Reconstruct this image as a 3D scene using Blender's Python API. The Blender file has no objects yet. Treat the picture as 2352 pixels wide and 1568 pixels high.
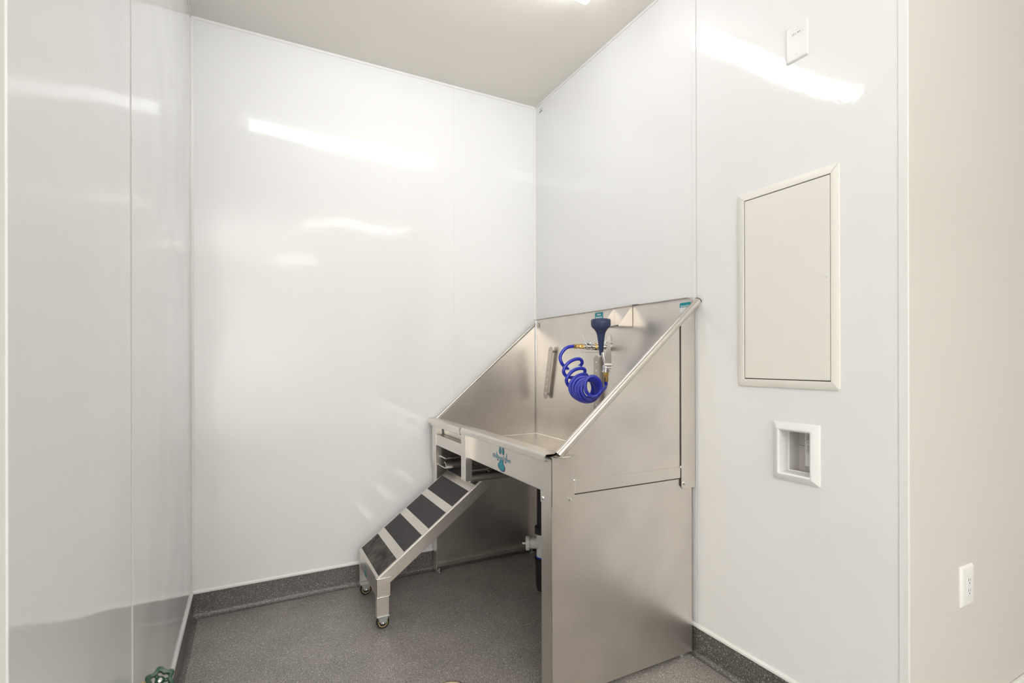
import bpy, bmesh, math, random
from mathutils import Vector, Matrix, Euler
random.seed(7)
PI = math.pi
scene = bpy.context.scene
col = scene.collection

# ------------------------------------------------------------------ camera
cam_d = bpy.data.cameras.new('camera')
cam = bpy.data.objects.new('camera', cam_d); col.objects.link(cam)
cam_d.sensor_width = 36.0
cam_d.lens = 17.65
cam_d.shift_y = 0.0189
cam_d.clip_start = 0.02
YAW = math.radians(27.5235); ROLL = math.radians(-0.1272)
fw = Vector((math.sin(YAW), math.cos(YAW), 0)); r0 = Vector((math.cos(YAW), -math.sin(YAW), 0)); u0 = Vector((0, 0, 1))
rt = r0*math.cos(ROLL) + u0*math.sin(ROLL); up = u0*math.cos(ROLL) - r0*math.sin(ROLL)
m = Matrix((rt, up, -fw)).transposed().to_4x4(); m.translation = Vector((0, 0, 1.245))
cam.matrix_world = m
cam_d.dof.use_dof = True; cam_d.dof.focus_distance = 2.3; cam_d.dof.aperture_fstop = 3.2
scene.camera = cam

# ------------------------------------------------------------------ world, exposure
w = bpy.data.worlds.new('world'); scene.world = w; w.use_nodes = True
w.node_tree.nodes['Background'].inputs[0].default_value = (0.8, 0.85, 0.9, 1)
w.node_tree.nodes['Background'].inputs[1].default_value = 0.0
scene.view_settings.view_transform = 'Standard'
scene.view_settings.look = 'None'
scene.view_settings.gamma = 1.0
scene.view_settings.exposure = 0.27
scene.view_settings.use_curve_mapping = False
def area(name, loc, rot, sx, sy, power, color=(1, .97, .93)):
    l = bpy.data.lights.new(name, 'AREA'); l.shape = 'RECTANGLE'; l.size = sx; l.size_y = sy; l.energy = power; l.color = color
    o = bpy.data.objects.new(name, l); col.objects.link(o); o.location = loc; o.rotation_euler = rot; return o
# added fill lights, unseen behind the camera, bounced off ceiling and front wall
area('bounce_light', (-.5, -1.9, 1.7), (PI, 0, 0), 1.6, 1.6, 108, (.93, .965, 1))
area('front_bounce_light', (-.5, -2.6, 1.3), (-PI/2, 0, 0), 2.4, 1.6, 208, (.93, .965, 1))
LAMP_MAIN = 10.0      # emission strength of the alcove light
LAMP_ROOM = 7.0       # emission strength of the lights in the room behind the camera

# ------------------------------------------------------------------ materials
def mat(name, color=(.8, .8, .8), rough=.5, metal=0., spec=.5, emit=None, strength=1., coat=0.):
    mt = bpy.data.materials.new(name); mt.use_nodes = True
    b = mt.node_tree.nodes['Principled BSDF']
    b.inputs['Base Color'].default_value = (*color, 1)
    b.inputs['Roughness'].default_value = rough
    b.inputs['Metallic'].default_value = metal
    b.inputs['Specular IOR Level'].default_value = spec
    if coat: b.inputs['Coat Weight'].default_value = coat; b.inputs['Coat Roughness'].default_value = .05
    if emit:
        b.inputs['Emission Color'].default_value = (*emit, 1); b.inputs['Emission Strength'].default_value = strength
    return mt
def N(mt, typ, **kw):
    n = mt.node_tree.nodes.new(typ)
    for k, v in kw.items():
        if k in n.inputs: n.inputs[k].default_value = v
        else: setattr(n, k, v)
    return n
def L(mt, a, b): mt.node_tree.links.new(a, b)
def coords(mt, scale=(1, 1, 1)):
    tc = N(mt, 'ShaderNodeNewGeometry'); mp = N(mt, 'ShaderNodeMapping'); mp.inputs['Scale'].default_value = scale
    L(mt, tc.outputs['Position'], mp.inputs['Vector']); return mp.outputs['Vector']
def bump(mt, layers, dist=.001):
    """layers: list of (vector socket, noise scale, detail, weight)"""
    b = mt.node_tree.nodes['Principled BSDF']; prev = None
    for vec, sc, det, wgt in layers:
        n = N(mt, 'ShaderNodeTexNoise', Scale=sc, Detail=det); L(mt, vec, n.inputs['Vector'])
        bp = N(mt, 'ShaderNodeBump'); bp.inputs['Strength'].default_value = 1.0; bp.inputs['Distance'].default_value = wgt
        L(mt, n.outputs['Fac'], bp.inputs['Height'])
        if prev: L(mt, prev, bp.inputs['Normal'])
        prev = bp.outputs['Normal']
    L(mt, prev, b.inputs['Normal'])
def vary(mt, c1, c2, vec, scale, det=3, lo=.3, hi=.7):
    n = N(mt, 'ShaderNodeTexNoise', Scale=scale, Detail=det); L(mt, vec, n.inputs['Vector'])
    r = N(mt, 'ShaderNodeValToRGB'); r.color_ramp.elements[0].position = lo; r.color_ramp.elements[1].position = hi
    r.color_ramp.elements[0].color = (*c1, 1); r.color_ramp.elements[1].color = (*c2, 1)
    L(mt, n.outputs['Fac'], r.inputs['Fac']); return r.outputs['Color']

M = {}
# glossy white wall panelling, slightly wavy
p = mat('wall_panel', (.868, .868, .868), .07, spec=.5); v = coords(p)
bump(p, [(v, 1.6, 1, .010), (v, 60, 2, .00014)]); M['panel'] = p
M['trim'] = mat('white_trim', (.86, .855, .84), .3)
M['caulk'] = mat('grey_caulk', (.58, .57, .54), .7)
p = mat('ceiling_paint', (.85, .81, .745), .75); v = coords(p); bump(p, [(v, 40, 3, .0006)]); M['ceiling'] = p
p = mat('wall_paint', (.66, .64, .60), .6); v = coords(p); bump(p, [(v, 90, 3, .0004)]); M['paint'] = p
M['paint_grey'] = mat('grey_wall_paint', (.43, .43, .415), .6)
M['base_white'] = mat('baseboard_paint', (.82, .81, .78), .4)

def floor_mat(name, dark, fg=1.):
    p = mat(name, (.1, .1, .1), .36, spec=.9); v = coords(p); b = p.node_tree.nodes['Principled BSDF']
    base = vary(p, tuple(c*.50 for c in dark), tuple(c*1.55 for c in dark), v, 330, 5, .36, .64)
    big = vary(p, (.86, .86, .86), (1.12, 1.11, 1.09), v, 5, 3, .3, .7)
    mx = N(p, 'ShaderNodeMix', data_type='RGBA', blend_type='MULTIPLY'); mx.inputs[0].default_value = 1
    L(p, base, mx.inputs[6]); L(p, big, mx.inputs[7]); prev = mx.outputs[2]
    # flecks: light quartz chips, dark chips
    for sc, thr, pick, c, seed in ((240, .24, .62, (.40, .37, .33), 3.1), (300, .25, .66, (.035, .033, .031), 7.7), (220, .20, .86, (.80, .77, .71), 0), (150, .17, .90, (.88, .85, .79), 5.2)):
        mp = N(p, 'ShaderNodeMapping'); mp.inputs['Location'].default_value = (seed, seed*.7, seed*.3); L(p, v, mp.inputs['Vector'])
        vo = N(p, 'ShaderNodeTexVoronoi', Scale=sc); L(p, mp.outputs[0], vo.inputs['Vector'])
        lt = N(p, 'ShaderNodeMath', operation='LESS_THAN'); L(p, vo.outputs['Distance'], lt.inputs[0]); lt.inputs[1].default_value = thr*1.6
        sp = N(p, 'ShaderNodeSeparateColor'); L(p, vo.outputs['Color'], sp.inputs[0])
        gt = N(p, 'ShaderNodeMath', operation='GREATER_THAN'); L(p, sp.outputs[0], gt.inputs[0]); gt.inputs[1].default_value = pick
        ml = N(p, 'ShaderNodeMath', operation='MULTIPLY'); L(p, lt.outputs[0], ml.inputs[0]); L(p, gt.outputs[0], ml.inputs[1])
        m2 = N(p, 'ShaderNodeMix', data_type='RGBA'); L(p, ml.outputs[0], m2.inputs[0]); L(p, prev, m2.inputs[6]); m2.inputs[7].default_value = (*[q*fg for q in c], 1)
        prev = m2.outputs[2]
    L(p, prev, b.inputs['Base Color'])
    bump(p, [(v, 260, 3, .0009)])
    return p
M['floor'] = floor_mat('speckled_vinyl', (.29, .268, .249))
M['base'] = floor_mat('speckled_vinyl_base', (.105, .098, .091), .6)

def steel(name, colr, rough, grain=(1, 1, 60), bw=.00006):
    p = mat(name, colr, rough, metal=1.0); b = p.node_tree.nodes['Principled BSDF']; v = coords(p, grain); v1 = coords(p)
    n = N(p, 'ShaderNodeTexNoise', Scale=3.0, Detail=4); L(p, v1, n.inputs['Vector'])
    mr = N(p, 'ShaderNodeMapRange'); mr.inputs['To Min'].default_value = rough*.82; mr.inputs['To Max'].default_value = rough*1.22
    L(p, n.outputs['Fac'], mr.inputs['Value']); L(p, mr.outputs[0], b.inputs['Roughness'])
    cc = vary(p, tuple(c*.93 for c in colr), tuple(min(1, c*1.05) for c in colr), v1, 6, 5)
    L(p, cc, b.inputs['Base Color'])
    bump(p, [(v, 14, 3, bw), (v1, 2.2, 1, .0022)])
    return p
M['steel'] = steel('brushed_stainless', (.735, .695, .65), .33)
M['steel_deck'] = steel('satin_deck', (.74, .70, .655), .42)
M['steel_grey'] = steel('dull_steel', (.46, .43, .395), .36)
M['steel_rim'] = steel('polished_rim', (.70, .665, .62), .24, (40, 1, 1), .00002)
M['weld'] = mat('weld_bead', (.80, .80, .80), .25, metal=1)
M['chrome'] = mat('chrome', (.78, .77, .75), .08, metal=1)
M['zinc'] = mat('zinc_plate', (.62, .66, .66), .28, metal=1)
M['brass'] = mat('brass', (.74, .52, .20), .24, metal=1)
p = mat('blue_hose_plastic', (.016, .032, .50), .14, spec=.6, coat=.3); M['hose'] = p
p = mat('navy_rubber', (.035, .052, .13), .5); v = coords(p); bump(p, [(v, 300, 3, .0004)]); M['navy'] = p
M['navy_dark'] = mat('nozzle_inside', (.01, .012, .03), .6)
M['black'] = mat('black_plastic', (.014, .013, .013), .38)
M['pvc'] = mat('white_pvc', (.80, .80, .77), .35)
M['bluering'] = mat('blue_gasket', (.03, .05, .6), .4)
M['teal'] = mat('teal_ink', (.0, .30, .38), .4)
M['teal_edge'] = mat('dark_outline_ink', (.10, .05, .14), .5)
M['pinkwhite'] = mat('white_outline_ink', (.80, .66, .70), .5)
M['white'] = mat('white_label', (.82, .83, .82), .4)
M['navy_ink'] = mat('navy_ink', (.06, .05, .15), .5)
M['red_ink'] = mat('red_ink', (.55, .30, .28), .5)
M['grey_ink'] = mat('grey_ink', (.35, .34, .33), .6)
p = mat('grip_tape', (.045, .043, .045), .85, spec=.3); v = coords(p); bump(p, [(v, 700, 2, .0012)])
c = vary(p, (.04, .038, .04), (.125, .118, .12), v, 600, 2); L(p, c, p.node_tree.nodes['Principled BSDF'].inputs['Base Color']); M['grip'] = p
p = mat('worn_grip_tape', (.06, .055, .05), .7, spec=.3); v = coords(p, (1, 1, 1)); bump(p, [(v, 700, 2, .0008)])
c = vary(p, (.045, .04, .038), (.15, .13, .115), v, 22, 5, .35, .7); L(p, c, p.node_tree.nodes['Principled BSDF'].inputs['Base Color']); M['grip_worn'] = p
M['tyre'] = mat('black_tyre', (.018, .016, .016), .45)
M['gold'] = mat('tan_wheel_ring', (.50, .36, .16), .45)
M['panel_door'] = mat('cream_enamel', (.86, .84, .78), .38)
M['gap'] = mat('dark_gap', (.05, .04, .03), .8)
M['plate'] = mat('white_plate', (.85, .845, .82), .32)
M['frame_white'] = mat('white_plastic', (.86, .86, .85), .28)
p = mat('stained_box', (.84, .80, .76), .6); v = coords(p)
c = vary(p, (.62, .53, .46), (.88, .85, .82), v, 25, 5, .22, .45); L(p, c, p.node_tree.nodes['Principled BSDF'].inputs['Base Color']); M['boxin'] = p
p = mat('green_enamel', (.002, .06, .028), .3, spec=.6, coat=.4); M['green'] = p
M['diffuser'] = mat('lamp_diffuser', (.9, .9, .9), .4, emit=(.965, .98, 1.0), strength=LAMP_MAIN)
M['diffuser_room'] = mat('lamp_diffuser_room', (.9, .9, .9), .4, emit=(1.0, .93, .85), strength=LAMP_ROOM)
M['drain'] = mat('nickel_bronze', (.62, .50, .36), .35, metal=1)
M['wood'] = mat('wood_door', (.36, .22, .12), .4)

# ------------------------------------------------------------------ mesh helpers
class MB:
    def __init__(s): s.bm = bmesh.new()
    def box(s, x0, x1, y0, y1, z0, z1):
        vs = [s.bm.verts.new((x, y, z)) for x in (x0, x1) for y in (y0, y1) for z in (z0, z1)]
        for f in ((0, 1, 3, 2), (4, 6, 7, 5), (0, 4, 5, 1), (2, 3, 7, 6), (0, 2, 6, 4), (1, 5, 7, 3)): s.bm.faces.new([vs[i] for i in f])
        return s
    def prism(s, poly, axis, a, b):
        """poly in the two remaining axes (cyclic x,y,z order kept), extruded along axis from a to b"""
        def P(u, v, w):
            return {'x': (w, u, v), 'y': (u, w, v), 'z': (u, v, w)}[axis]
        A = [s.bm.verts.new(P(u, v, a)) for u, v in poly]; B = [s.bm.verts.new(P(u, v, b)) for u, v in poly]
        s.bm.faces.new(A); s.bm.faces.new(B[::-1])
        n = len(poly)
        for i in range(n): s.bm.faces.new((A[i], B[i], B[(i+1) % n], A[(i+1) % n]))
        return s
    def tube(s, pts, r, seg=12, caps=True, rs=None, flat=None):
        pts = [Vector(q) for q in pts]; rings = []; nrm = None
        for i, q in enumerate(pts):
            t = (pts[min(i+1, len(pts)-1)] - pts[max(i-1, 0)]).normalized()
            if nrm is None:
                a = Vector((0, 0, 1)) if abs(t.z) < .9 else Vector((1, 0, 0)); nrm = (a - t*a.dot(t)).normalized()
            else: nrm = (nrm - t*nrm.dot(t)).normalized()
            bn = t.cross(nrm); rr = rs[i] if rs else r
            rings.append([s.bm.verts.new(q + (nrm*math.cos(2*PI*k/seg) + bn*math.sin(2*PI*k/seg))*rr) for k in range(seg)])
        for a, b in zip(rings, rings[1:]):
            for k in range(seg): s.bm.faces.new((a[k], a[(k+1) % seg], b[(k+1) % seg], b[k]))
        if caps: s.bm.faces.new(rings[0][::-1]); s.bm.faces.new(rings[-1])
        return s
    def lathe(s, prof, org, axis, seg=32, closed=False):
        """prof: list of (radius, distance along axis)"""
        org = Vector(org); t = Vector(axis).normalized(); a = Vector((0, 0, 1)) if abs(t.z) < .9 else Vector((1, 0, 0))
        nrm = (a - t*a.dot(t)).normalized(); bn = t.cross(nrm); rings = []
        for r, d in prof:
            rings.append([s.bm.verts.new(org + t*d + (nrm*math.cos(2*PI*k/seg) + bn*math.sin(2*PI*k/seg))*max(r, 1e-5)) for k in range(seg)])
        pairs = list(zip(rings, rings[1:])) + ([(rings[-1], rings[0])] if closed else [])
        for A, B in pairs:
            for k in range(seg): s.bm.faces.new((A[k], A[(k+1) % seg], B[(k+1) % seg], B[k]))
        if not closed: s.bm.faces.new(rings[0][::-1]); s.bm.faces.new(rings[-1])
        return s
    def loops(s, rings, cap_first=False, cap_last=False):
        R = [[s.bm.verts.new(q) for q in ring] for ring in rings]
        for A, B in zip(R, R[1:]):
            n = len(A)
            for k in range(n): s.bm.faces.new((A[k], A[(k+1) % n], B[(k+1) % n], B[k]))
        if cap_first: s.bm.faces.new(R[0][::-1])
        if cap_last: s.bm.faces.new(R[-1])
        return s
    def build(s, name, mt, parent=None, smooth=False, bevel=0, xf=None, angle=40):
        bm = s.bm
        bmesh.ops.recalc_face_normals(bm, faces=bm.faces)
        if xf is not None: bmesh.ops.transform(bm, matrix=xf, verts=bm.verts)
        if parent is not None:
            off = Vector((0, 0, 0)); q = parent
            while q is not None: off += q.location; q = q.parent
            bmesh.ops.translate(bm, vec=-off, verts=bm.verts)
        me = bpy.data.meshes.new(name); bm.to_mesh(me); bm.free()
        o = bpy.data.objects.new(name, me); col.objects.link(o); me.materials.append(M[mt] if isinstance(mt, str) else mt)
        if parent is not None: o.parent = parent
        if bevel:
            md = o.modifiers.new('bevel', 'BEVEL'); md.width = bevel; md.segments = 2; md.limit_method = 'ANGLE'; md.angle_limit = math.radians(40)
        if smooth:
            for f in me.polygons: f.use_smooth = True
            me.set_sharp_from_angle(angle=math.radians(angle))
        return o
def empty(name, loc, label, cat, group=None):
    o = bpy.data.objects.new(name, None); col.objects.link(o); o.location = loc; o.empty_display_size = .1
    o['label'] = label; o['category'] = cat
    if group: o['group'] = group
    return o
def tag(o, label, cat, group=None):
    o['label'] = label; o['category'] = cat
    if group: o['group'] = group
    return o
def struct(o, kind='structure'): o['kind'] = kind; return o
def smooth_path(pts, n=8):
    """Catmull-Rom through points"""
    P = [Vector(q) for q in pts]; P = [P[0]*2-P[1]] + P + [P[-1]*2-P[-2]]; out = []
    for i in range(1, len(P)-2):
        for k in range(n):
            t = k/n; a, b, c, d = P[i-1], P[i], P[i+1], P[i+2]
            out.append(.5*((2*b) + (c-a)*t + (2*a-5*b+4*c-d)*t*t + (3*b-a-3*c+d)*t**3))
    out.append(P[-2]); return out
def rrect(y0, y1, z0, z1, r, n=4):
    pts = []
    for cy, cz, a0 in ((y1-r, z1-r, 0), (y0+r, z1-r, PI/2), (y0+r, z0+r, PI), (y1-r, z0+r, 1.5*PI)):
        for k in range(n+1): a = a0+PI/2*k/n; pts.append((cy+r*math.cos(a), cz+r*math.sin(a)))
    return pts
def text(body, name, mt, parent, org, size, xdir, ydir, sx=1., bold=0., depth=.0003, align='CENTER'):
    c = bpy.data.curves.new('t', 'FONT'); c.body = body; c.size = size; c.align_x = align; c.extrude = depth; c.offset = bold; c.resolution_u = 3
    o = bpy.data.objects.new('t', c); col.objects.link(o)
    me = bpy.data.meshes.new_from_object(o.evaluated_get(bpy.context.evaluated_depsgraph_get()))
    bpy.data.objects.remove(o); bpy.data.curves.remove(c)
    xd = Vector(xdir).normalized(); yd = Vector(ydir).normalized(); zd = xd.cross(yd)
    mm = Matrix((xd*sx, yd, zd)).transposed().to_4x4()
    off = Vector((0, 0, 0)); q = parent
    while q is not None: off += q.location; q = q.parent
    mm.translation = Vector(org) - off; me.transform(mm); me.name = name
    me.materials.clear(); me.materials.append(M[mt])
    t = bpy.data.objects.new(name, me); col.objects.link(t)
    if parent: t.parent = parent
    return t

# ------------------------------------------------------------------ room shell
XL, XR, YB, ZC = -.255, 1.678, 2.88, 2.924
YC, YCL = .7555, .80                       # where the alcove opens into the room
X0, X1, Y0 = -3.0, 4.2, -4.2
struct(MB().box(X0-.1, X1+.1, Y0-.1, YB+.1, -.1, 0).build('floor', 'floor'))
struct(MB().box(X0-.1, X1+.1, Y0-.1, YB+.1, ZC, ZC+.1).build('ceiling', 'ceiling'))
struct(MB().box(XL-.1, XR+.1, YB, YB+.1, 0, ZC).build('wall_back', 'panel'))
struct(MB().box(XL-.1, XL, YCL+.1, YB, 0, ZC).box(XL-.0003, XL, YCL, YCL+.1, 0, ZC).build('wall_left', 'panel'))
# right wall with the cut-out for the recessed box
hy0, hy1, hz0, hz1 = 1.034, 1.143, .845, 1.001
struct(MB().box(XR, XR+.1, hy1, YB, 0, ZC).box(XR, XR+.1, YC+.1, hy0, 0, ZC).box(XR, XR+.1, hy0, hy1, 0, hz0).box(XR, XR+.1, hy0, hy1, hz1, ZC)
       .box(XR, XR+.0015, YC, YC+.1, 0, ZC).build('wall_right', 'panel'))
struct(MB().box(XR+.0015, X1, YC, YC+.1, 0, ZC).build('wall_entry_right', 'paint'))
struct(MB().box(X0, XL-.0003, YCL, YCL+.1, 0, ZC).build('wall_entry_left', 'paint_grey'))
struct(MB().box(X0-.1, X0, Y0, YCL+.1, 0, ZC).build('wall_far_left', 'paint'))
struct(MB().box(X1, X1+.1, Y0, YC+.1, 0, ZC).build('wall_far_right', 'paint'))
struct(MB().box(X0-.1, X1+.1, Y0-.1, Y0, 0, ZC).build('wall_front', 'paint'))

# coved vinyl base: the floor sheet curls up the wall
def cove(n=7, r=.022, h=.116, t=.005):
    pts = [(0, 0), (r+t, 0)]
    for k in range(1, n+1): a = PI/2*k/n; pts.append((t+r-r*math.sin(a), r-r*math.cos(a)))
    pts += [(t, h), (0, h)]
    return pts
cp = cove()
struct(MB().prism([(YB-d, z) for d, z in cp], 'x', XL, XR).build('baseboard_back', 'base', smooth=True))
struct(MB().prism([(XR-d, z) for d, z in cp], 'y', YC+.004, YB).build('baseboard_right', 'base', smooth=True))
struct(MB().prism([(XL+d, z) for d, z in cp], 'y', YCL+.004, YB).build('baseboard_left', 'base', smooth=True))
struct(MB().box(XR+.02, X1, YC-.014, YC, 0, .115).build('baseboard_entry_right', 'base_white', bevel=.004))
struct(MB().box(X0, XL-.02, YCL-.014, YCL, 0, .115).build('baseboard_entry_left', 'base_white', bevel=.004))
# white plastic trims: base caps, ceiling trims, corner trims, panel joints
tz0, tz1, e = .116, .132, .008
struct(MB().prism([(YB, tz0), (YB-e, tz0), (YB-e, tz0+.008), (YB-.0035, tz1), (YB, tz1)], 'x', XL, XR).build('trim_1', 'trim', bevel=.0008))
struct(MB().prism([(XR, tz0), (XR-e, tz0), (XR-e, tz0+.008), (XR-.0035, tz1), (XR, tz1)], 'y', YC+.004, YB).build('trim_2', 'trim', bevel=.0008))
struct(MB().prism([(XL, tz0), (XL+e, tz0), (XL+e, tz0+.008), (XL+.0035, tz1), (XL, tz1)], 'y', YCL+.004, YB).build('trim_3', 'trim', bevel=.0008))
struct(MB().box(XL, XR, YB-.004, YB, ZC-.014, ZC).build('trim_4', 'trim', bevel=.001))
struct(MB().box(XR-.004, XR, YC, YB, ZC-.014, ZC).build('trim_5', 'trim', bevel=.001))
struct(MB().box(XL, XL+.004, YCL, YB, ZC-.014, ZC).build('trim_6', 'trim', bevel=.001))
struct(MB().prism([(XR, YB), (XR-.013, YB), (XR-.013, YB-.003), (XR-.003, YB-.006), (XR, YB-.013)], 'z', tz1, ZC-.014).build('trim_7', 'trim', bevel=.0006))
struct(MB().prism([(XL, YB), (XL+.013, YB), (XL+.013, YB-.003), (XL+.003, YB-.006), (XL, YB-.013)], 'z', tz1, ZC-.014).build('trim_8', 'trim', bevel=.0006))
struct(MB().box(1.101, 1.121, YB-.002, YB, tz1, ZC-.014).build('trim_9', 'panel', bevel=.0008))
struct(MB().box(XR-.002, XR, 1.527, 1.547, tz1, ZC-.014).build('trim_10', 'panel', bevel=.0008))
struct(MB().box(XR-.0007, XR, 1.5235, 1.5258, tz1, ZC-.014).build('trim_11', 'caulk'))
struct(MB().box(XL, XL+.002, 1.500, 1.524, tz1, ZC-.014).build('trim_12', 'panel', bevel=.0008))
struct(MB().box(XL, XL+.0007, 1.4965, 1.4985, tz1, ZC-.014).build('trim_13', 'caulk'))
struct(MB().box(XL+.0005, XL+.0022, YB-.0075, YB-.006, tz1, ZC-.014).build('trim_14', 'caulk'))
struct(MB().prism([(XR-.002, YC+.022), (XR-.002, YC-.002), (XR+.006, YC-.002), (XR+.006, YC), (XR, YC), (XR, YC+.022)], 'z', 0, ZC).build('trim_15', 'trim', bevel=.0007))
struct(MB().prism([(XL+.0006, YCL+.022), (XL+.0006, YCL), (XL, YCL), (XL, YCL+.022)], 'z', 0, ZC).build('trim_16', 'panel'))
# wooden door in the room behind the camera
d = struct(MB().box(2.4, 3.32, Y0, Y0+.05, 0, 2.1).build('door_1', 'wood', bevel=.004))

# ------------------------------------------------------------------ ceiling lights
def lamp(x0, x1, yc, label, dm, group=None, zb=2.835):
    t = empty('ceiling_light', ((x0+x1)/2, yc, ZC), label, 'ceiling light', group)
    MB().box(x0+.01, x1-.01, yc-.052, yc+.052, ZC-.02, ZC-.0005).build('housing', 'plate', t, bevel=.003)
    prof = [(-.046, ZC-.018), (-.046, ZC-.04)] + [(-.046*math.cos(a), (ZC-.04) - (ZC-.04-zb)*math.sin(a)) for a in [PI*k/10 for k in range(1, 10)]] + [(.046, ZC-.04), (.046, ZC-.018)]
    MB().prism([(yc+u, z) for u, z in prof], 'x', x0, x1).build('diffuser', dm, t, smooth=True)
    return t
lamp(.0, 1.335, 1.82, 'long white wraparound ceiling light above the dog tub, only its end in view', 'diffuser')
lamp(.55, 1.75, -.60, 'long white ceiling light in the room behind the alcove, mirrored in the back wall', 'diffuser_room', zb=2.86)
lamp(.35, 1.05, -3.0, 'farthest ceiling light in the outer room, a faint glow on the back wall', 'diffuser_room', zb=2.86)

# ------------------------------------------------------------------ dog washing tub
YT0, YT1, XF, XBK = 1.53, 2.865, .958, 1.668
tub = empty('dog_washing_tub', (1.3, 2.2, 0), 'large brushed stainless steel dog washing tub with sloped sides in the corner', 'dog washing tub')
th = .003
for s, ys in ((1, YT0), (-1, YT1)):                       # end panels that carry the basin
    a, b = (ys, ys+th) if s == 1 else (ys-th, ys)
    fl = ys + s*.076
    m_ = MB().box(XF, XBK-.012, a+s*.003, b+s*.003, .016, .757)
    m_.box(XF, XF+th, min(ys+s*.003, fl), max(ys+s*.003, fl), .016, .757)
    m_.box(XBK-.015, XBK-.012, min(ys+s*.003, fl), max(ys+s*.003, fl), .016, .757)
    m_.box(XF+.003, XBK-.015, min(ys+s*.004, ys+s*.034), max(ys+s*.004, ys+s*.034), .045, .048)
    pn = m_.build('leg_panel', 'steel', tub, bevel=.0012)
    for xx in (XF+.03, XBK-.05):
        MB().lathe([(.018, 0), (.018, .005), (.006, .007), (.006, .020)], (xx, ys+s*.03, 0), (0, 0, 1), 16).build('leveling_foot', 'zinc', pn, smooth=True)
# side panels with the sloping top edge
def zs(x): return .905 + .862*(x-.972)
for ys, nm in ((YT0, 'r'), (YT1-.025, 'l')):
    MB().prism([(XF, .757), (XBK-.008, .757), (XBK-.008, zs(XBK-.008)-.020), (.975, zs(.975)-.012), (XF, .893)], 'y', ys, ys+th).build('side_panel', 'steel', tub, bevel=.0008)
MB().box(XBK-.013, XBK-.008, YT0+th, YT1-.028, .76, 1.512).prism([(XBK-.030, 1.512), (XBK-.008, 1.512), (XBK-.008, 1.509), (XBK-.026, 1.509)], 'y', YT0+.01, YT1-.03).build('backsplash', 'steel', tub, bevel=.001)
# basin floor falls gently to a drain, with the front apron inside face
yi0, yi1, xi0, xi1 = YT0+th, YT1-.028, XF+.034, XBK-.013
bm_ = MB(); cxd, cyd = 1.30, 2.15
q = [bm_.bm.verts.new(c) for c in ((xi0, yi0, .768), (xi1, yi0, .768), (xi1, yi1, .772), (xi0, yi1, .772))]
dq = [bm_.bm.verts.new((cxd+.04*math.cos(a), cyd+.04*math.sin(a), .752)) for a in [math.radians(225+90*k) for k in range(4)]]
for k in range(4): bm_.bm.faces.new((q[k], q[(k+1) % 4], dq[(k+1) % 4], dq[k]))
bm_.box(cxd-.03, cxd+.03, cyd-.03, cyd+.03, .748, .7515)
bm_.box(xi0-.003, xi0, yi0, yi1, .765, .905)
bm_.build('basin', 'steel', tub)
# weld seams inside the basin
wd = MB().tube([(xi1-.001, yi1-.001, .775), (xi1-.001, yi1-.001, 1.505)], .0028, 8)
wd.tube([(xi0, yi1-.001, .7725), (xi1, yi1-.001, .7725)], .0026, 8).tube([(xi1-.001, yi0, .769), (xi1-.001, yi1, .7725)], .0026, 8)
wd.build('weld_seam', 'weld', tub, smooth=True)
# front apron between corner plate and gate opening
MB().box(XF, XF+th, YT0+.075, 2.345, .763, .895).box(XF, XF+.02, YT0+.08, 2.345, .763, .766).build('apron', 'steel', tub, bevel=.001)
# corner plate wrapping round the front right corner, and the rear one
MB().prism(rrect(.958, 1.052, .722, .896, .012)[:0] or [(XF-.002, .722), (1.040, .722), (1.052, .734), (1.052, .884), (1.040, .896), (XF-.002, .896)], 'y', YT0-.0045, YT0) \
    .box(XF-.002, XF, YT0-.0045, YT0+.078, .722, .896).build('corner_plate', 'steel', tub, bevel=.001)
MB().prism([(1.587, .722), (1.599, .710), (1.668, .710), (1.668, zs(1.668)-.024), (1.587, zs(1.587)-.022)], 'y', YT0-.003, YT0).build('rear_plate', 'steel', tub, bevel=.001)
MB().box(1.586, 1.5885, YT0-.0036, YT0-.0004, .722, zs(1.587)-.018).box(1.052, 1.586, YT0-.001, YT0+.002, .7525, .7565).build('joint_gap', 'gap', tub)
MB().prism([(1.054, .757), (1.585, .757), (1.585, .803), (1.054, .806)], 'y', YT0-.0022, YT0).build('side_band', 'steel', tub, bevel=.0012)
MB().prism([(XF-.002, .7212), (1.0405, .7212), (1.0528, .7336), (1.0528, .8844), (1.0405, .8968), (XF-.002, .8968)], 'y', YT0-.0010, YT0-.0002).build('plate_outline', 'grey_ink', tub)
for (bx, bz) in ((1.031, .741), (1.607, .733)):
    MB().lathe([(.0085, 0), (.0085, .002), (.006, .0052), (.0, .0062)], (bx, YT0-.003, bz), (0, -1, 0), 14).build('bolt', 'chrome', tub, smooth=True)
MB().lathe([(.0085, 0), (.0085, .002), (.006, .0052), (.0, .0062)], (XF-.002, 1.59, .741), (-1, 0, 0), 14).build('bolt', 'chrome', tub, smooth=True)
for (bx, bz) in ((1.053, .807), (1.585, .803)):
    MB().lathe([(.006, 0), (.005, .003), (.0, .005)], (bx, YT0-.002, bz), (0, -1, 0), 12).build('weld_dot', 'weld', tub, smooth=True)
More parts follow.
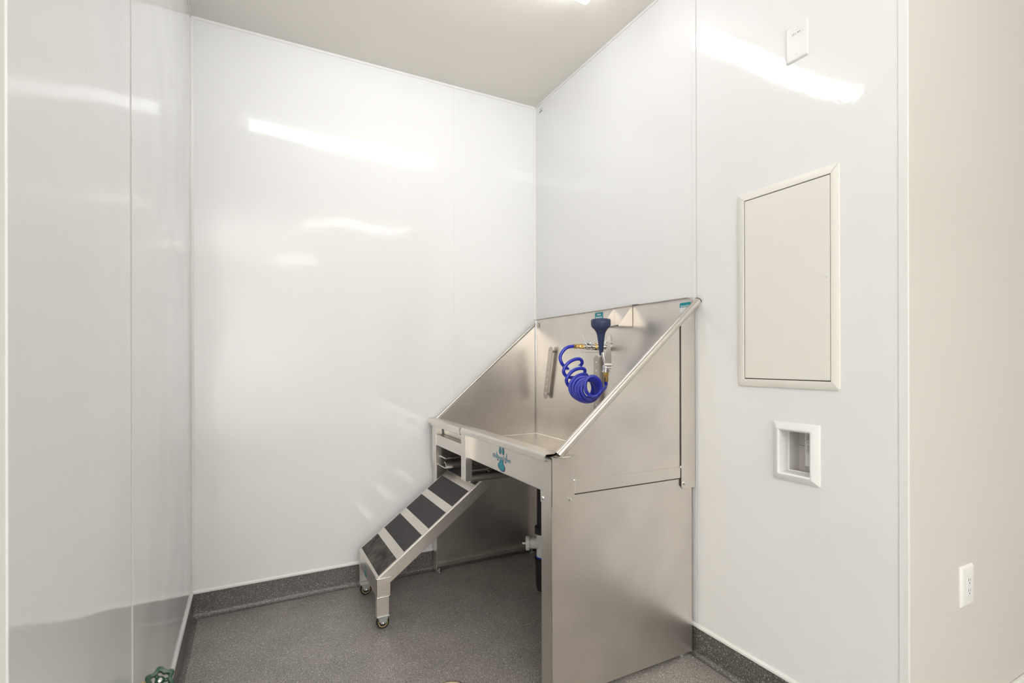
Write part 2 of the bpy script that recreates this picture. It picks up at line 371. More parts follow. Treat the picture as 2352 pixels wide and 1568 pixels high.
# rolled front rim (an inverted J profile) with an open right end
def jprof(x0, xb, zt, zb, r, t=.0025):
    out = [(xb, zt)]
    for k in range(0, 6): a = PI/2*k/5; out.append((x0+r-r*math.sin(a), zt-r+r*math.cos(a)))
    out += [(x0, zb), (x0+.004, zb-.003), (x0+.016, zb-.003)]
    inn = [(x0+.016, zb-.001), (x0+t+.001, zb+.001)]
    for k in range(5, -1, -1): a = PI/2*k/5; inn.append((x0+r-(r-t)*math.sin(a), zt-r+(r-t)*math.cos(a)))
    inn.append((xb, zt-t)); return out+inn
MB().prism(jprof(.928, .994, .912, .886, .012), 'y', 1.532, 2.338).build('front_rim', 'steel_rim', tub, smooth=True, angle=26)
MB().prism(jprof(.922, .994, .908, .878, .009), 'y', 2.352, 2.79).prism([(.930, .884), (.994, .884), (.994, .908), (.934, .908)], 'y', 2.79, 2.864).build('gate_rim', 'steel_rim', tub, smooth=True, angle=26)
# rolled sloping edges
def sloped(y, r, x0, x1, nm, lo=.0):
    dz = .013 if r > .01 else 0
    pts = [(x, y, zs(x)+lo-dz*(x-x0)/(x1-x0)) for x in (x0, (x0+x1)/2, x1)]
    o = MB().tube(pts, r, 20).build(nm, 'steel_rim', tub, smooth=True); return o
sloped(YT0-.017, .0155, .974, 1.672, 'rolled_edge')
sloped(YT1-.018, .006, .968, 1.655, 'rolled_edge', -.006)
# rolled edge end cap at the top, dark open end
MB().lathe([(.0159, -.001), (.0159, .0028)], (1.6722, YT0-.017, zs(1.6722)-.013), (1, 0, .862), 24).build('edge_opening', 'gap', tub)
MB().prism([(.962, 1.535), (.972, 1.503), (1.010, 1.492), (1.052, 1.500), (1.056, 1.514), (1.02, 1.535)], 'z', .9005, .9035).box(XF-.002, .994, YT0+.001, YT0+.018, .896, .899).build('rim_tab', 'steel_rim', tub, bevel=.001)
# gate: two posts, a cross bar and a removable panel
for y0, y1 in ((2.284, 2.342), (2.727, 2.792)):
    MB().prism([(.932, y0), (.932, y1), (.958, y1), (.958, y1-.003), (.935, y1-.003), (.935, y0+.003), (.968, y0+.003), (.968, y0)], 'z', .655, .892).build('gate_post', 'steel', tub, bevel=.0012)
MB().box(.936, .972, 2.342, 2.727, .768, .830).build('gate_bar', 'steel', tub, bevel=.002)
MB().box(.975, .978, 2.342, 2.729, .80, .905).build('gate_panel', 'steel', tub)
# ramp rails below the basin
def rail(y0, y1):
    """rolled channel, web on the far side, lip curling up on the near side"""
    z0, z1 = .648, .702
    line = smooth_path([(0, y0+.004, z1), (0, y1-.012, z1), (0, y1-.002, z1-.004), (0, y1, z1-.014), (0, y1, z0+.014), (0, y1-.004, z0+.003), (0, y1-.014, z0), (0, y0+.014, z0), (0, y0+.003, z0+.004), (0, y0, z0+.014), (0, y0+.006, z0+.026), (0, y0+.022, z0+.032)], 3)
    a, b = [], []
    for k, q in enumerate(line):
        t = (line[min(k+1, len(line)-1)]-line[max(k-1, 0)]).normalized(); n_ = Vector((0, -t.z, t.y))*.003
        a.append((q+n_)); b.append((q-n_))
    pl = [(q.y, q.z) for q in a+b[::-1]]
    return MB().prism(pl, 'x', .962, 1.58).build('ramp_rail', 'steel', tub, smooth=True, angle=50)
rail(2.645, 2.765); rail(2.292, 2.392)
# slotted brackets on the backsplash
def bracket(y, z0, z1, tilt):
    m_ = MB(); L_ = z1-z0; wd_ = .024
    outer = [(wd_*math.cos(a), L_/2-wd_+wd_*math.sin(a)) for a in [PI*k/10 for k in range(11)]] + [(-wd_*math.cos(a), -L_/2+wd_-wd_*math.sin(a)) for a in [PI*k/10 for k in range(11)]]
    m_.prism(outer, 'x', 0, .003)
    for zz in (-L_/2+.03, L_/2-.03): m_.box(.003, .022, -.006, .006, zz-.006, zz+.006)
    xf = Matrix.Translation((XBK-.034, y, (z0+z1)/2)) @ Matrix.Rotation(tilt, 4, 'X') 
    o = m_.build('slotted_bracket', 'steel_grey', tub, xf=xf, bevel=.0008)
    for k in range(7):
        zz = -L_/2+.035 + (L_-.07)*k/6
        MB().lathe([(.0055, 0), (.0055, .0006)], (-.0006, 0, zz), (1, 0, 0), 12).build('hole', 'white', o, xf=xf)
    return o
bracket(2.655, 1.005, 1.335, math.radians(12.5)); bracket(2.165, .93, 1.272, 0)
# decals
lg = MB()
def blob(mb, pts, x, n=5, grow=0.):
    P = [Vector((0, a, b)) for a, b in pts]; c = sum(P, Vector())/len(P); P = [c+(q-c)*(1+grow) for q in P]
    sp = smooth_path(P+[P[0]], n)[:-1]
    mb.prism([(q.y, q.z) for q in sp], 'x', x-.0004, x)
toe1 = [(1.951, .877), (1.960, .862), (1.960, .850), (1.951, .843), (1.943, .850), (1.943, .864)]
toe2 = [(1.923, .878), (1.932, .864), (1.933, .850), (1.924, .844), (1.914, .850), (1.914, .862)]
pad = [(1.953, .8195), (1.939, .8200), (1.924, .8190), (1.921, .803), (1.909, .793), (1.911, .780), (1.926, .773), (1.948, .776), (1.966, .785), (1.968, .797), (1.957, .805)]
side1 = [(1.987, .848), (1.984, .840), (1.972, .832), (1.978, .829), (1.986, .834)]
side2 = [(1.890, .853), (1.891, .843), (1.899, .836), (1.903, .829), (1.893, .833), (1.888, .843)]
sm1 = [(1.983, .815), (1.974, .810), (1.968, .813), (1.972, .817)]; sm2 = [(1.908, .816), (1.900, .811), (1.893, .814), (1.898, .818)]
ap = XF-.0002
dec = empty('logo_decal', (0, 0, 0), '', ''); del dec['label']; del dec['category']
bpy.data.objects.remove(dec)
o_ = MB()
for b_ in (toe1, toe2, pad, side1, side2, sm1, sm2): blob(o_, b_, ap, grow=.16)
decal = o_.build('logo_decal', 'teal_edge', tub)
o_ = MB()
for b_ in (toe1, toe2, pad, side1, side2): blob(o_, b_, ap-.0005, grow=0)
o_.build('paw_print', 'teal', decal)
text("Groomer's Best", 'lettering_outline', 'pinkwhite', decal, (ap-.0009, 1.937, .8195), .0245, (0, -1, 0), (0, 0, 1), 1.08, bold=.0015)
text("Groomer's Best", 'lettering', 'teal', decal, (ap-.0016, 1.937, .8195), .0245, (0, -1, 0), (0, 0, 1), 1.08, bold=.0)
xb = XBK-.0135
st = MB().prism(rrect(2.133, 2.201, 1.462, 1.503, .004), 'x', xb-.0004, xb).build('sticker', 'teal', tub)
st['label'] = 'small teal sticker with white lettering'
text('Caution', 'lettering', 'white', st, (xb-.0007, 2.167, 1.488), .013, (0, -1, 0), (0, 0, 1), .8, bold=.0005)
text('Do Not Leave', 'lettering', 'white', st, (xb-.0007, 2.167, 1.473), .0115, (0, -1, 0), (0, 0, 1), .8, bold=.0005)
st = MB().prism(rrect(1.533, 1.597, 1.451, 1.494, .004), 'x', xb-.0004, xb).build('sticker', 'white', tub)
st['label'] = 'teal and white sticker in the top right corner'
MB().prism([(1.534, 1.474), (1.5965, 1.474), (1.5965, 1.490), (1.593, 1.4937), (1.537, 1.4937), (1.534, 1.490)], 'x', xb-.0007, xb-.0004).build('sticker_band', 'teal', st)
text("Groomer's Best", 'lettering', 'white', st, (xb-.001, 1.566, 1.4765), .0088, (0, -1, 0), (0, 0, 1), .85, bold=.0003)
fl_ = MB().box(xb-.0004, xb, 2.786, 2.803, 1.461, 1.489).build('flag_sticker', 'navy_ink', tub)
MB().box(xb-.0007, xb-.0004, 2.788, 2.801, 1.4735, 1.487).build('flag_field', 'white', fl_)
o_ = MB()
for k in range(4): o_.box(xb-.0009, xb-.0007, 2.788, 2.801, 1.4745+k*.0034, 1.4760+k*.0034)
o_.build('stripe', 'red_ink', fl_); MB().box(xb-.0012, xb-.0009, 2.7945, 2.801, 1.480, 1.487).build('canton', 'navy_ink', fl_)
text('USA', 'lettering', 'white', fl_, (xb-.0007, 2.7945, 1.464), .008, (0, -1, 0), (0, 0, 1), .85, bold=.0003)

# ------------------------------------------------------------------ wedge holder hung over the splash top
hd = empty('hanging_holder', (1.62, 1.97, 1.42), 'small stainless wedge shaped bottle holder hooked over the top of the backsplash', 'bottle holder')
MB().box(1.6505, 1.6535, 1.90, 2.04, 1.412, 1.518).box(1.6505, 1.672, 1.90, 1.93, 1.516, 1.519).build('back_plate', 'steel', hd, bevel=.0006)
for y in (1.90, 2.037): MB().prism([(1.6505, 1.414), (1.6505, 1.512), (1.567, 1.414)], 'y', y, y+.003).build('gusset', 'steel', hd, bevel=.0006)
MB().box(1.565, 1.6505, 1.90, 2.04, 1.411, 1.414).box(1.565, 1.568, 1.90, 2.04, 1.411, 1.418).build('shelf_plate', 'steel', hd, bevel=.0006)
MB().box(1.650, 1.672, 1.865, 1.899, 1.5125, 1.5165).build('hook', 'black', hd)

# ------------------------------------------------------------------ faucet on the backsplash
fc = empty('faucet', (1.655, 2.097, 1.315), 'chrome and brass wall valve with two wing levers on the tub backsplash', 'faucet')
fy, fz = 2.097, 1.318
MB().lathe([(.036, 0), (.036, .004), (.030, .009), (.016, .012)], (1.6545, fy, fz), (-1, 0, 0), 28).build('flange', 'chrome', fc, smooth=True)
MB().lathe([(.016, .010), (.016, .030), (.021, .034), (.021, .050), (.016, .054), (.016, .060), (.020, .062), (.020, .078)], (1.6545, fy, fz), (-1, 0, 0), 24).build('valve_body', 'chrome', fc, smooth=True)
MB().lathe([(.0185, 0), (.0185, .010)], (1.577, fy, fz), (-1, 0, 0), 6).build('brass_ring', 'brass', fc, smooth=True)
MB().lathe([(.017, 0), (.017, .014), (.0205, .015), (.0205, .022), (.016, .024), (.016, .040), (.018, .042), (.018, .052), (.013, .055), (.013, .068)], (1.567, fy, fz), (-1, 0, 0), 24).build('coupling', 'chrome', fc, smooth=True)
for x_, tl in ((1.520, -.30), (1.625, .18)):
    MB().prism([(-.006, 0), (.006, 0), (.0085, .04), (.006, .047), (-.006, .047), (-.0085, .04)], 'x', -.0015, .0015).build('lever', 'chrome', fc, bevel=.0006,
        xf=Matrix.Translation((x_, fy+.004, fz+.014)) @ Matrix.Rotation(tl, 4, 'Y'))
MB().prism(rrect(fy-.02, fy+.02, -.0, .006, .0029), 'x', 1.50, 1.60).build('lower_bar', 'chrome', fc, xf=Matrix.Translation((0, 0, fz-.032)), bevel=.001)
MB().box(1.598, 1.6545, fy-.012, fy+.012, fz-.032, fz-.028).build('bar_stay', 'chrome', fc)

# ------------------------------------------------------------------ coiled hose with spray gun
sh = empty('spray_hose', (1.45, 1.97, 1.1), 'coiled bright blue spray hose with a navy rubber nozzle hanging in the tub', 'spray hose')
HOSE_LEAD = [(1.4348, 2.0939, 1.3197), (1.4053, 2.1037, 1.3107), (1.3808, 2.1108, 1.2851), (1.3733, 2.1147, 1.2585), (1.3818, 2.1125, 1.2318), (1.4048, 2.1152, 1.2116), (1.4419, 2.1185, 1.2022), (1.4718, 2.1028, 1.21), (1.4821, 2.0806, 1.2326), (1.4664, 2.0718, 1.2516), (1.439, 2.0749, 1.2527), (1.4058, 2.0809, 1.2384), (1.3834, 2.0869, 1.2142), (1.3775, 2.09, 1.19), (1.3947, 2.0923, 1.1687), (1.4287, 2.0915, 1.1604), (1.469, 2.0874, 1.1643), (1.4929, 2.075, 1.1822), (1.4831, 2.0632, 1.2026), (1.4517, 2.0626, 1.2062), (1.4156, 2.0645, 1.1944), (1.3876, 2.0678, 1.1684), (1.3817, 2.0709, 1.1443), (1.3991, 2.0754, 1.1196), (1.4376, 2.0812, 1.105), (1.4819, 2.0751, 1.1198), (1.5018, 2.0647, 1.1555), (1.486, 2.0504, 1.175), (1.4546, 2.0442, 1.1767), (1.4187, 2.046, 1.1641), (1.3947, 2.0494, 1.1404)]
HOSE_KEYS = [(0, (1.4341, 2.0267, 1.1154), 0.0522, 0.0599, 0.1), (1, (1.4359, 2.0015, 1.1057), 0.0529, 0.0572, 0.08), (2, (1.4336, 1.9784, 1.1011), 0.0509, 0.0545, 0.05), (3, (1.4303, 1.9559, 1.1007), 0.0477, 0.0513, 0.03), (4, (1.4268, 1.9335, 1.1083), 0.0431, 0.0504, 0), (5, (1.4259, 1.9097, 1.1257), 0.04, 0.0489, 0), (5.6, (1.4229, 1.904, 1.126), 0.0399, 0.0488, 0)]
def key(n):
    for a, b in zip(HOSE_KEYS, HOSE_KEYS[1:]):
        if n <= b[0] + 1e-6:
            t = (n-a[0])/(b[0]-a[0]); return Vector(a[1]).lerp(Vector(b[1]), t), a[2]+(b[2]-a[2])*t, a[3]+(b[3]-a[3])*t, a[4]+(b[4]-a[4])*t
ax = Vector((.462, .887, 0)); e1 = Vector((.887, -.462, 0)); e2 = Vector((0, 0, 1))
ctrl = [Vector((1.444, 2.097, 1.319))] + [Vector(q) for q in HOSE_LEAD[0:]]
for k in range(0, 65+1):                       # tight part of the coil
    n = k/12; ang = PI + 2*PI*n; c, ra, rb, tl = key(n)
    x, y = ra*math.cos(ang), rb*math.sin(ang)
    ctrl.append(c + e1*(x*math.cos(tl)-y*math.sin(tl)) + e2*(x*math.sin(tl)+y*math.cos(tl)))
ctrl += [Vector(q) for q in [(1.4861, 1.9037, 1.1165)]] + [Vector((1.5190, 1.9375, 1.122)), Vector((1.5195, 1.937, 1.150))]
ctrl.pop(1)
MB().tube(smooth_path(ctrl, 5), .0086, 14).build('hose', 'hose', sh, smooth=True, angle=80)
# brass end fittings
sA = Vector((1.4995, fy, fz)); 
MB().lathe([(.0125, 0), (.0125, .022), (.0095, .026), (.0115, .030), (.0115, .052), (.0095, .060)], (1.500, fy, fz), (-1, 0, 0), 6).build('brass_fitting', 'brass', sh, smooth=True, angle=25)
G = Vector((1.5195, 1.937, 0))
MB().lathe([(.0095, 0), (.0115, .008), (.0115, .026), (.0095, .029), (.0125, .031), (.0125, .046)], (G.x, G.y, 1.143), (0, 0, 1), 8).build('brass_fitting', 'brass', sh, smooth=True, angle=25)
gun = MB().lathe([(.019, 0), (.019, .007), (.0165, .009), (.0165, .032), (.012, .036)], (G.x, G.y, 1.189), (0, 0, 1), 20)
gun.tube([(G.x, G.y, 1.22), (G.x-.004, G.y+.002, 1.245), (G.x-.012, G.y+.007, 1.285)], .010, 14)
gun.build('spray_gun_body', 'chrome', sh, smooth=True)
# rubber nozzle hood: narrow foot, wide bell on top
hp = [(.0080, 0), (.0092, .004), (.0135, .056), (.0180, .094), (.0225, .1125), (.0295, .124), (.039, .135), (.0450, .1415), (.0465, .147), (.0470, .164), (.0465, .171), (.0445, .174), (.041, .172), (.038, .150)]
nax = (Vector((0, 0, 1)) - ax*math.tan(math.radians(13)) - e1*math.tan(math.radians(3))).normalized(); norg = Vector((1.5030, 1.9458, 1.272)) + ax*.020
MB().lathe(hp, norg, nax, 40).build('nozzle_hood', 'navy', sh, smooth=True, angle=60)
MB().lathe([(.0385, 0), (.0385, .002)], norg + nax*.152, nax, 32).build('nozzle_mouth', 'navy_dark', sh)
# squeeze handle
def hprism(mb, poly, t_): return mb.prism(poly, 'y', -t_/2, t_/2)
hm = MB().prism([(-.014, 0), (.014, 0), (.016, .02), (.013, .055), (.0095, .085), (.0095, .135), (.006, .142), (-.006, .142), (-.0095, .135), (-.0095, .085), (-.013, .055), (-.016, .02)], 'y', -.0015, .0015)
Rz = Matrix(((e1.x, ax.x, 0, 0), (e1.y, ax.y, 0, 0), (0, 0, 1, 0), (0, 0, 0, 1)))
hm.build('squeeze_lever', 'steel', sh, xf=Matrix.Translation(Vector((1.5235, 1.9345, 1.222)) - ax*.03) @ Rz @ Matrix.Rotation(math.radians(11.0), 4, 'X'), bevel=.0008)
MB().tube([Vector((1.5235, 1.9345, 1.226))-ax*.033-e1*.017, Vector((1.5235, 1.9345, 1.226))-ax*.033+e1*.017], .0065, 12).tube([Vector((1.5235, 1.9345, 1.212))-ax*.030-e1*.017, Vector((1.5235, 1.9345, 1.212))-ax*.030+e1*.017], .0035, 12) \
    .box(1.511, 1.533, 1.918, 1.944, 1.205, 1.235).build('lever_pin', 'chrome', sh, smooth=True)
# paper tag tied round the coil
tg = Vector((1.4433, 2.1008, 1.2092))
MB().prism([(-.040, -.010), (-.038, -.018), (.012, -.004), (.034, .003), (.036, .010), (.018, .010), (.0, .004), (-.012, .007), (-.030, .007), (-.026, .001)], 'y', -.0006, .0006).build('paper_tag', 'white', sh, xf=Matrix.Translation(tg) @ Rz)

# ------------------------------------------------------------------ wheeled ramp
rp = empty('pet_ramp', (.55, 2.557, 0), 'steel pet ramp with black grip pads on castors, leading up to the tub gate', 'ramp')
ry0, ry1 = 2.348, 2.766
def zd(x): return .239 + .75*(x-.519)
XE = 1.10
MB().prism([(.519, zd(.519)), (XE, zd(XE)), (XE, zd(XE)-.004), (.519, zd(.519)-.004)], 'y', ry0, ry1).build('deck', 'steel_deck', rp, bevel=.001)
for y in (ry0, ry1-.003):
    MB().prism([(.519, zd(.519)-.004), (XE, zd(XE)-.004), (XE, zd(XE)-.074), (.585, .214), (.56, .2)], 'y', y, y+.003).build('side_rail', 'steel', rp, bevel=.001)
MB().box(.516, .519, ry0, ry1, .150, .238).build('front_plate', 'steel', rp, bevel=.001)
nrm_ = Vector((-.6, 0, .8))
for i, (a, b) in enumerate(((.527, .612), (.648, .735), (.770, .858), (.892, .980), (1.016, 1.094))):
    MB().prism([(a, zd(a)), (b, zd(b)), (b-.0006, zd(b)+.001), (a-.0006, zd(a)+.001)], 'y', ry0+.014, ry1-.010).build('grip_pad', 'grip_worn' if i == 0 else 'grip', rp)
for y0, y1, yo in ((ry0-.004, ry0+.022, ry0-.004), (ry1-.022, ry1+.002, ry1-.002)):
    lg_ = MB().box(.514, .517, y0, y1, .064, .236).box(.514, .578, yo, yo+.004, .150, .236).box(.516, .572, yo+.001, yo+.0045, .062, .150)
    lg = lg_.build('leg', 'steel', rp, bevel=.001)
    yc = (ry0+.012) if yo < 2.5 else (ry1-.022)
    MB().box(.515, .574, yc-.020, yc+.018, .0585, .062).prism([(.520, .058), (.570, .058), (.556, .026), (.534, .026)], 'y', yc-.0165, yc-.0145).prism([(.520, .058), (.570, .058), (.556, .026), (.534, .026)], 'y', yc+.0125, yc+.0145) \
        .lathe([(.005, 0), (.005, .003), (.0, .0045)], (.545, yc-.0165, .030), (0, -1, 0), 12).build('castor_fork', 'zinc', lg, bevel=.0006)
    wh = MB().lathe([(.0285, -.009), (.030, -.006), (.030, .006), (.0285, .009), (.021, .010), (.021, -.010)], (.545, yc-.001, .030), (0, 1, 0), 32, closed=True).build('castor_wheel', 'tyre', lg, smooth=True)
    MB().lathe([(.0215, -.0105), (.0215, .0105), (.018, .0105), (.018, -.0105)], (.545, yc-.001, .030), (0, 1, 0), 28, closed=True).build('wheel_ring', 'gold', wh, smooth=True)
    MB().lathe([(.0178, -.009), (.0178, .009)], (.545, yc-.001, .030), (0, 1, 0), 24).build('wheel_hub', 'tyre', wh)
MB().tube([(.514, ry0-.005, .2375), (.545, ry0-.006, .2385), (.578, ry0-.005, .2375)], .0022, 8).build('weld_seam', 'weld', rp, smooth=True)
wb = MB().tube([(.516, ry0-.005, .150), (.545, ry0-.005, .151), (.572, ry0-.005, .150)], .0018, 8)
wb.build('weld_seam', 'weld', rp, smooth=True)
o_ = MB()
def scale_poly(pts, cy, cz, s, oy, oz): return [((a-cy)*s+oy, (b-cz)*s+oz) for a, b in pts]
for b_ in (toe1, toe2, pad): blob(o_, scale_poly(b_, 1.939, .825, .62, 2.60, .186), .5158)
o_.build('paw_print', 'teal', rp)

# ------------------------------------------------------------------ drain trap below the basin
dt = empty('drain_trap', (1.35, 2.245, 0), 'black and white plastic drain trap with cleanout cap under the tub', 'drain pipe')
tx, ty = 1.35, 2.255
MB().tube([(tx, ty, .372), (tx, ty, .62), (1.30, 2.16, .70), (1.30, 2.15, .748)], .028, 20).lathe([(.038, 0), (.038, .035), (.033, .037)], (tx, ty, .345), (0, 0, 1), 24).build('down_pipe', 'black', dt, smooth=True)
MB().tube([(tx, ty, .225), (tx, ty, .345)], .030, 24).tube([(tx, ty, .292), (tx-.0665, ty+.0345, .292)], .027, 24).build('tee_fitting', 'pvc', dt, smooth=True)
cap = MB(); cd = Vector((-.887, .462, 0))
cap.lathe([(.034, 0), (.036, .002), (.036, .018), (.034, .020)], Vector((tx, ty, .292))+cd*.066, cd, 14)
cap.tube([Vector((tx, ty, .292))+cd*.086, Vector((tx, ty, .292))+cd*.104], .005, 10)
cap.build('cleanout_cap', 'pvc', dt)
MB().lathe([(.032, 0), (.032, .008)], (tx, ty, .218), (0, 0, 1), 24).build('gasket', 'bluering', dt)
MB().lathe([(.012, 0), (.028, .006), (.033, .03), (.036, .145), (.040, .147), (.040, .172), (.034, .174)], (tx, ty, .046), (0, 0, 1), 28).build('trap_cup', 'black', dt, smooth=True)
MB().tube([(tx+.03, ty, .18), (tx+.12, ty-.01, .18), (1.62, ty-.02, .18)], .022, 16).build('outlet_pipe', 'black', dt, smooth=True)

# ------------------------------------------------------------------ wall fittings
def ring_loops(rings):  # rings: (inset, depth, radius); returns vertex loops on the right wall, depth towards -X
    pass
# access panel
apn = empty('access_panel', (XR, 1.13, 1.147), 'tall cream access door in a flat metal frame on the right wall', 'access panel')
fy0, fy1, fz0, fz1 = .941, 1.319, 1.147, 1.880
def fl_rings(y0, y1, z0, z1, spec):
    out = []
    for ins, dep, r in spec: out.append([Vector((XR-dep, a, b)) for a, b in rrect(y0+ins, y1-ins, z0+ins, z1-ins, max(r, .0005), 4)])
    return out
MB().loops(fl_rings(fy0, fy1, fz0, fz1, [(0, .0002, .010), (0, .0042, .010), (.0015, .0055, .009), (.0265, .0055, .001), (.0275, .0045, .001), (.0275, .0004, .001)])).build('frame', 'panel_door', apn, smooth=True)
for y_, z_, sy, sz in ((fy1, fz0, -1, 1), (fy0, fz0, 1, 1), (fy0, fz1, 1, -1), (fy1, fz1, -1, -1)):
    a0, b0, a1, b1 = y_+sy*.004, z_+sz*.004, y_+sy*.0268, z_+sz*.0268; wq = .0005
    MB().prism([(a0-wq*sz, b0+wq*sy), (a0+wq*sz, b0-wq*sy), (a1+wq*sz, b1-wq*sy), (a1-wq*sz, b1+wq*sy)], 'x', XR-.0057, XR-.0054).build('mitre_joint', 'caulk', apn)
MB().box(XR-.0008, XR-.0003, fy0+.027, fy1-.027, fz0+.027, fz1-.027).build('gap_shadow', 'gap', apn)
dr = MB().box(XR-.0046, XR-.0009, fy0+.0295, fy1-.031, fz0+.0310, fz1-.0305).build('door', 'panel_door', apn, bevel=.0007)
MB().lathe([(.006, 0), (.006, .0008), (.0045, .0012)], (XR-.0046, .982, 1.519), (-1, 0, 0), 16).build('screw_latch', 'frame_white', dr, smooth=True)
MB().box(XR-.0064, XR-.0057, .9775, .9865, 1.5183, 1.5197).build('slot', 'caulk', dr)
# recessed box with pipe
rb = empty('recessed_box', (XR, 1.088, .82), 'square white wall box with sloping frame and pipe inside, below the access panel', 'utility box')
by0, by1, bz0, bz1 = 1.0045, 1.1710, .8215, 1.0275
MB().loops(fl_rings(by0, by1, bz0, bz1, [(0, .0002, .002), (.0005, .004, .002), (.019, .017, .003), (.024, .0175, .003), (.029, .014, .003), (.0295, -.034, .003), (.0335, -.036, .002)])).build('frame', 'frame_white', rb, smooth=True, angle=28)
iy0, iy1, iz0, iz1 = hy0+.0004, hy1-.0004, hz0+.0004, hz1-.0004
bx = MB(); X_ = XR+.098
bx.box(X_-.002, X_, iy0, iy1, iz0, iz1).box(XR+.036, X_, iy0, iy0+.002, iz0, iz1).box(XR+.036, X_, iy1-.002, iy1, iz0, iz1).box(XR+.036, X_, iy0, iy1, iz0, iz0+.002).box(XR+.036, X_, iy0, iy1, iz1-.002, iz1)
bx.build('box_liner', 'boxin', rb)
MB().tube([(XR+.070, 1.083, .874), (XR+.070, 1.083, .9985)], .0165, 20).build('pipe', 'pvc', rb, smooth=True)
text('TYPE 1  PVC', 'pipe_print', 'grey_ink', rb, (XR+.0532, 1.0855, .992), .013, (0, 0, -1), (0, -1, 0), 1., align='LEFT')
MB().box(X_-.0035, X_-.002, iy0+.002, iy1-.002, .936, .9368).build('joint_line', 'gap', rb)
# blank wall plate with label high on the right wall
bp = empty('blank_wall_plate', (XR, 1.081, 2.282), 'white blank cover plate with small label, high on the right wall', 'wall plate')
MB().loops(fl_rings(1.042, 1.120, 2.281, 2.407, [(0, .0002, .004), (0, .003, .004), (.003, .0065, .003), (.006, .007, .002)]), cap_last=True).build('plate', 'plate', bp, smooth=True)
for z_ in (2.303, 2.386): MB().lathe([(.0035, 0), (.003, .0012), (.0, .0016)], (XR-.007, 1.081, z_), (-1, 0, 0), 12).build('screw', 'frame_white', bp, smooth=True)
lb = MB().box(XR-.0074, XR-.007, 1.055, 1.107, 2.366, 2.378).build('label_strip', 'white', bp)
text('LP-1  RM', 'lettering', 'grey_ink', lb, (XR-.0078, 1.081, 2.3695), .0075, (0, -1, 0), (0, 0, 1), 1.)
# outlet on the entry wall
ot = empty('electrical_outlet', (2.027, YC, .46), 'white duplex electrical outlet on the painted wall at the far right', 'outlet')
def fl2(y, x0, x1, z0, z1, spec):
    return [[Vector((a, y-dep, b)) for a, b in rrect(x0+ins, x1-ins, z0+ins, z1-ins, r, 4)] for ins, dep, r in spec]
MB().loops(fl2(YC, 1.984, 2.069, .4605, .5905, [(0, .0002, .004), (0, .003, .004), (.006, .0085, .003), (.009, .009, .002)]), cap_last=True).build('plate', 'plate', ot, smooth=True)
ins = MB().box(2.0105, 2.0425, YC-.0115, YC-.009, .492, .559).build('socket_insert', 'frame_white', ot, bevel=.0008)
o_ = MB()
for zc in (.509, .542):
    for dx, hh in ((-.006, .008), (.006, .0065)): o_.box(2.0265+dx-.0008, 2.0265+dx+.0008, YC-.0119, YC-.0115, zc, zc+hh)
    o_.lathe([(.0024, 0), (.0024, .0004)], (2.0265, YC-.0115, zc-.006), (0, -1, 0), 10)
o_.build('slots', 'gap', ins)
for z_ in (.4755, .5755): MB().lathe([(.003, 0), (.0, .0014)], (2.0265, YC-.009, z_), (0, -1, 0), 10).build('screw', 'frame_white', ot)
# clear sticker near the ceiling corner
cs = tag(MB().box(XR-.0006, XR-.0001, 2.783, 2.833, 2.856, 2.892).build('wall_sticker', 'white'), 'tiny pale sticker on the right wall just below the ceiling corner', 'sticker')
MB().box(XR-.0009, XR-.0006, 2.788, 2.828, 2.861, 2.872).box(XR-.0009, XR-.0006, 2.790, 2.826, 2.880, 2.885).build('print', 'grey_ink', cs)

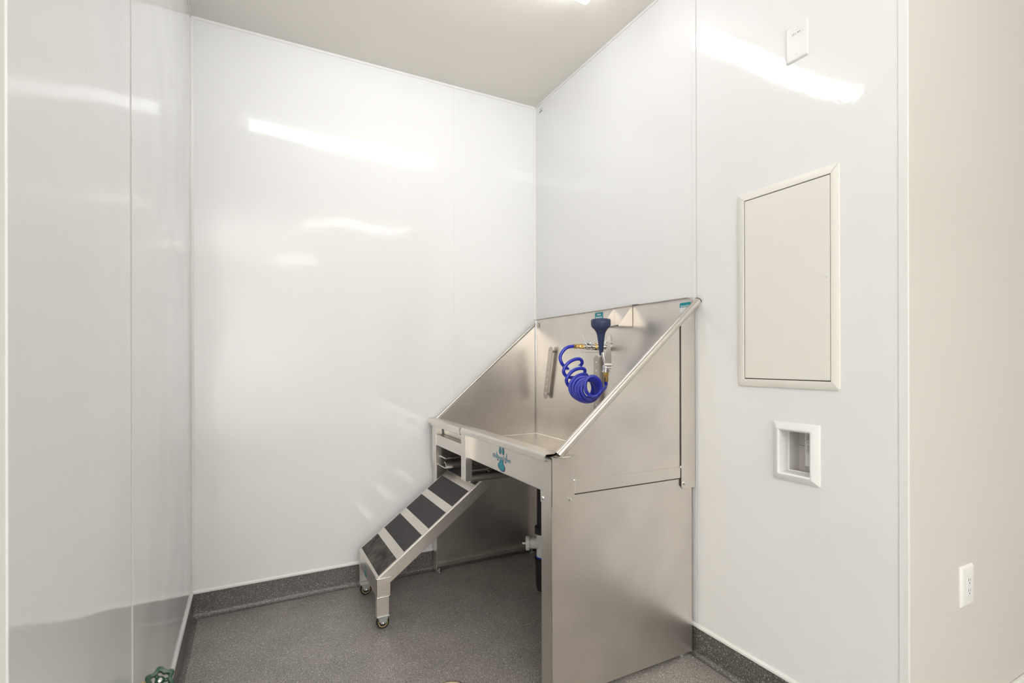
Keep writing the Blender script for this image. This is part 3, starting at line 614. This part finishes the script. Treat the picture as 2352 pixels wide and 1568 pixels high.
# ------------------------------------------------------------------ hose bibb on the left wall
hb = empty('hose_valve', (XL, 1.585, .34), 'green handwheel of a hose valve low on the left wall', 'valve')
wc = Vector((-.210, 1.575, .418)); wax = Vector((.18, -.72, .67)).normalized()
rings = []
hw = MB(); seg = 72
A_ = Vector((0, 0, 1)); n1 = (A_ - wax*A_.dot(wax)).normalized(); n2 = wax.cross(n1)
def lob(r, d):
    out = []
    for k in range(seg):
        a = 2*PI*k/seg; rr = r*(1+.13*math.cos(6*a+.5)); out.append(wc + wax*d + (n1*math.cos(a)+n2*math.sin(a))*rr)
    return out
hw.loops([lob(.0190, -.006), lob(.0275, -.006), lob(.0312, -.002), lob(.0312, .005), lob(.0280, .009), lob(.0200, .008), lob(.0180, .003), lob(.0190, -.006)])
for k in range(3):
    a = 2*PI*k/3+.4; dv = n1*math.cos(a)+n2*math.sin(a); hw.tube([wc-wax*.001, wc+dv*.0235], .0045, 10)
hw.lathe([(.010, -.008), (.011, .004), (.008, .007)], wc, wax, 20)
hw.build('handwheel', 'green', hb, smooth=True, angle=60)
MB().lathe([(.0055, 0), (.005, .003), (.0, .0045)], wc+wax*.007, wax, 10).build('screw', 'chrome', hb, smooth=True)
sc_ = wc - wax*.062
MB().tube([wc-wax*.008, wc-wax*.055], .0055, 12).lathe([(.013, 0), (.013, .014), (.010, .02)], wc-wax*.045, wax, 6).tube([Vector((XL+.004, sc_.y, sc_.z)), sc_, sc_+Vector((.012, -.004, -.014)), sc_+Vector((.016, -.006, -.05))], .011, 14) \
    .lathe([(.026, 0), (.024, .004), (.012, .006)], (XL+.0005, sc_.y, sc_.z), (1, 0, 0), 20).build('valve_body', 'brass', hb, smooth=True)

# ------------------------------------------------------------------ floor drain
fd = empty('floor_drain', (.660, 1.775, 0), 'round bronze floor drain cover in the speckled floor, cut by the lower edge', 'floor drain')
MB().lathe([(.074, 0), (.074, .0015), (.070, .0028), (.064, .0022), (.063, .0012)], (.660, 1.775, 0), (0, 0, 1), 48).build('rim', 'drain', fd, smooth=True)
o_ = MB()
for k in range(-3, 4):
    hwid = math.sqrt(max(.055**2-(k*.014)**2, 1e-4)); o_.box(.660-hwid, .660+hwid, 1.775+k*.014-.0028, 1.775+k*.014+.0028, .0012, .0018)
o_.build('slots', 'gap', fd)
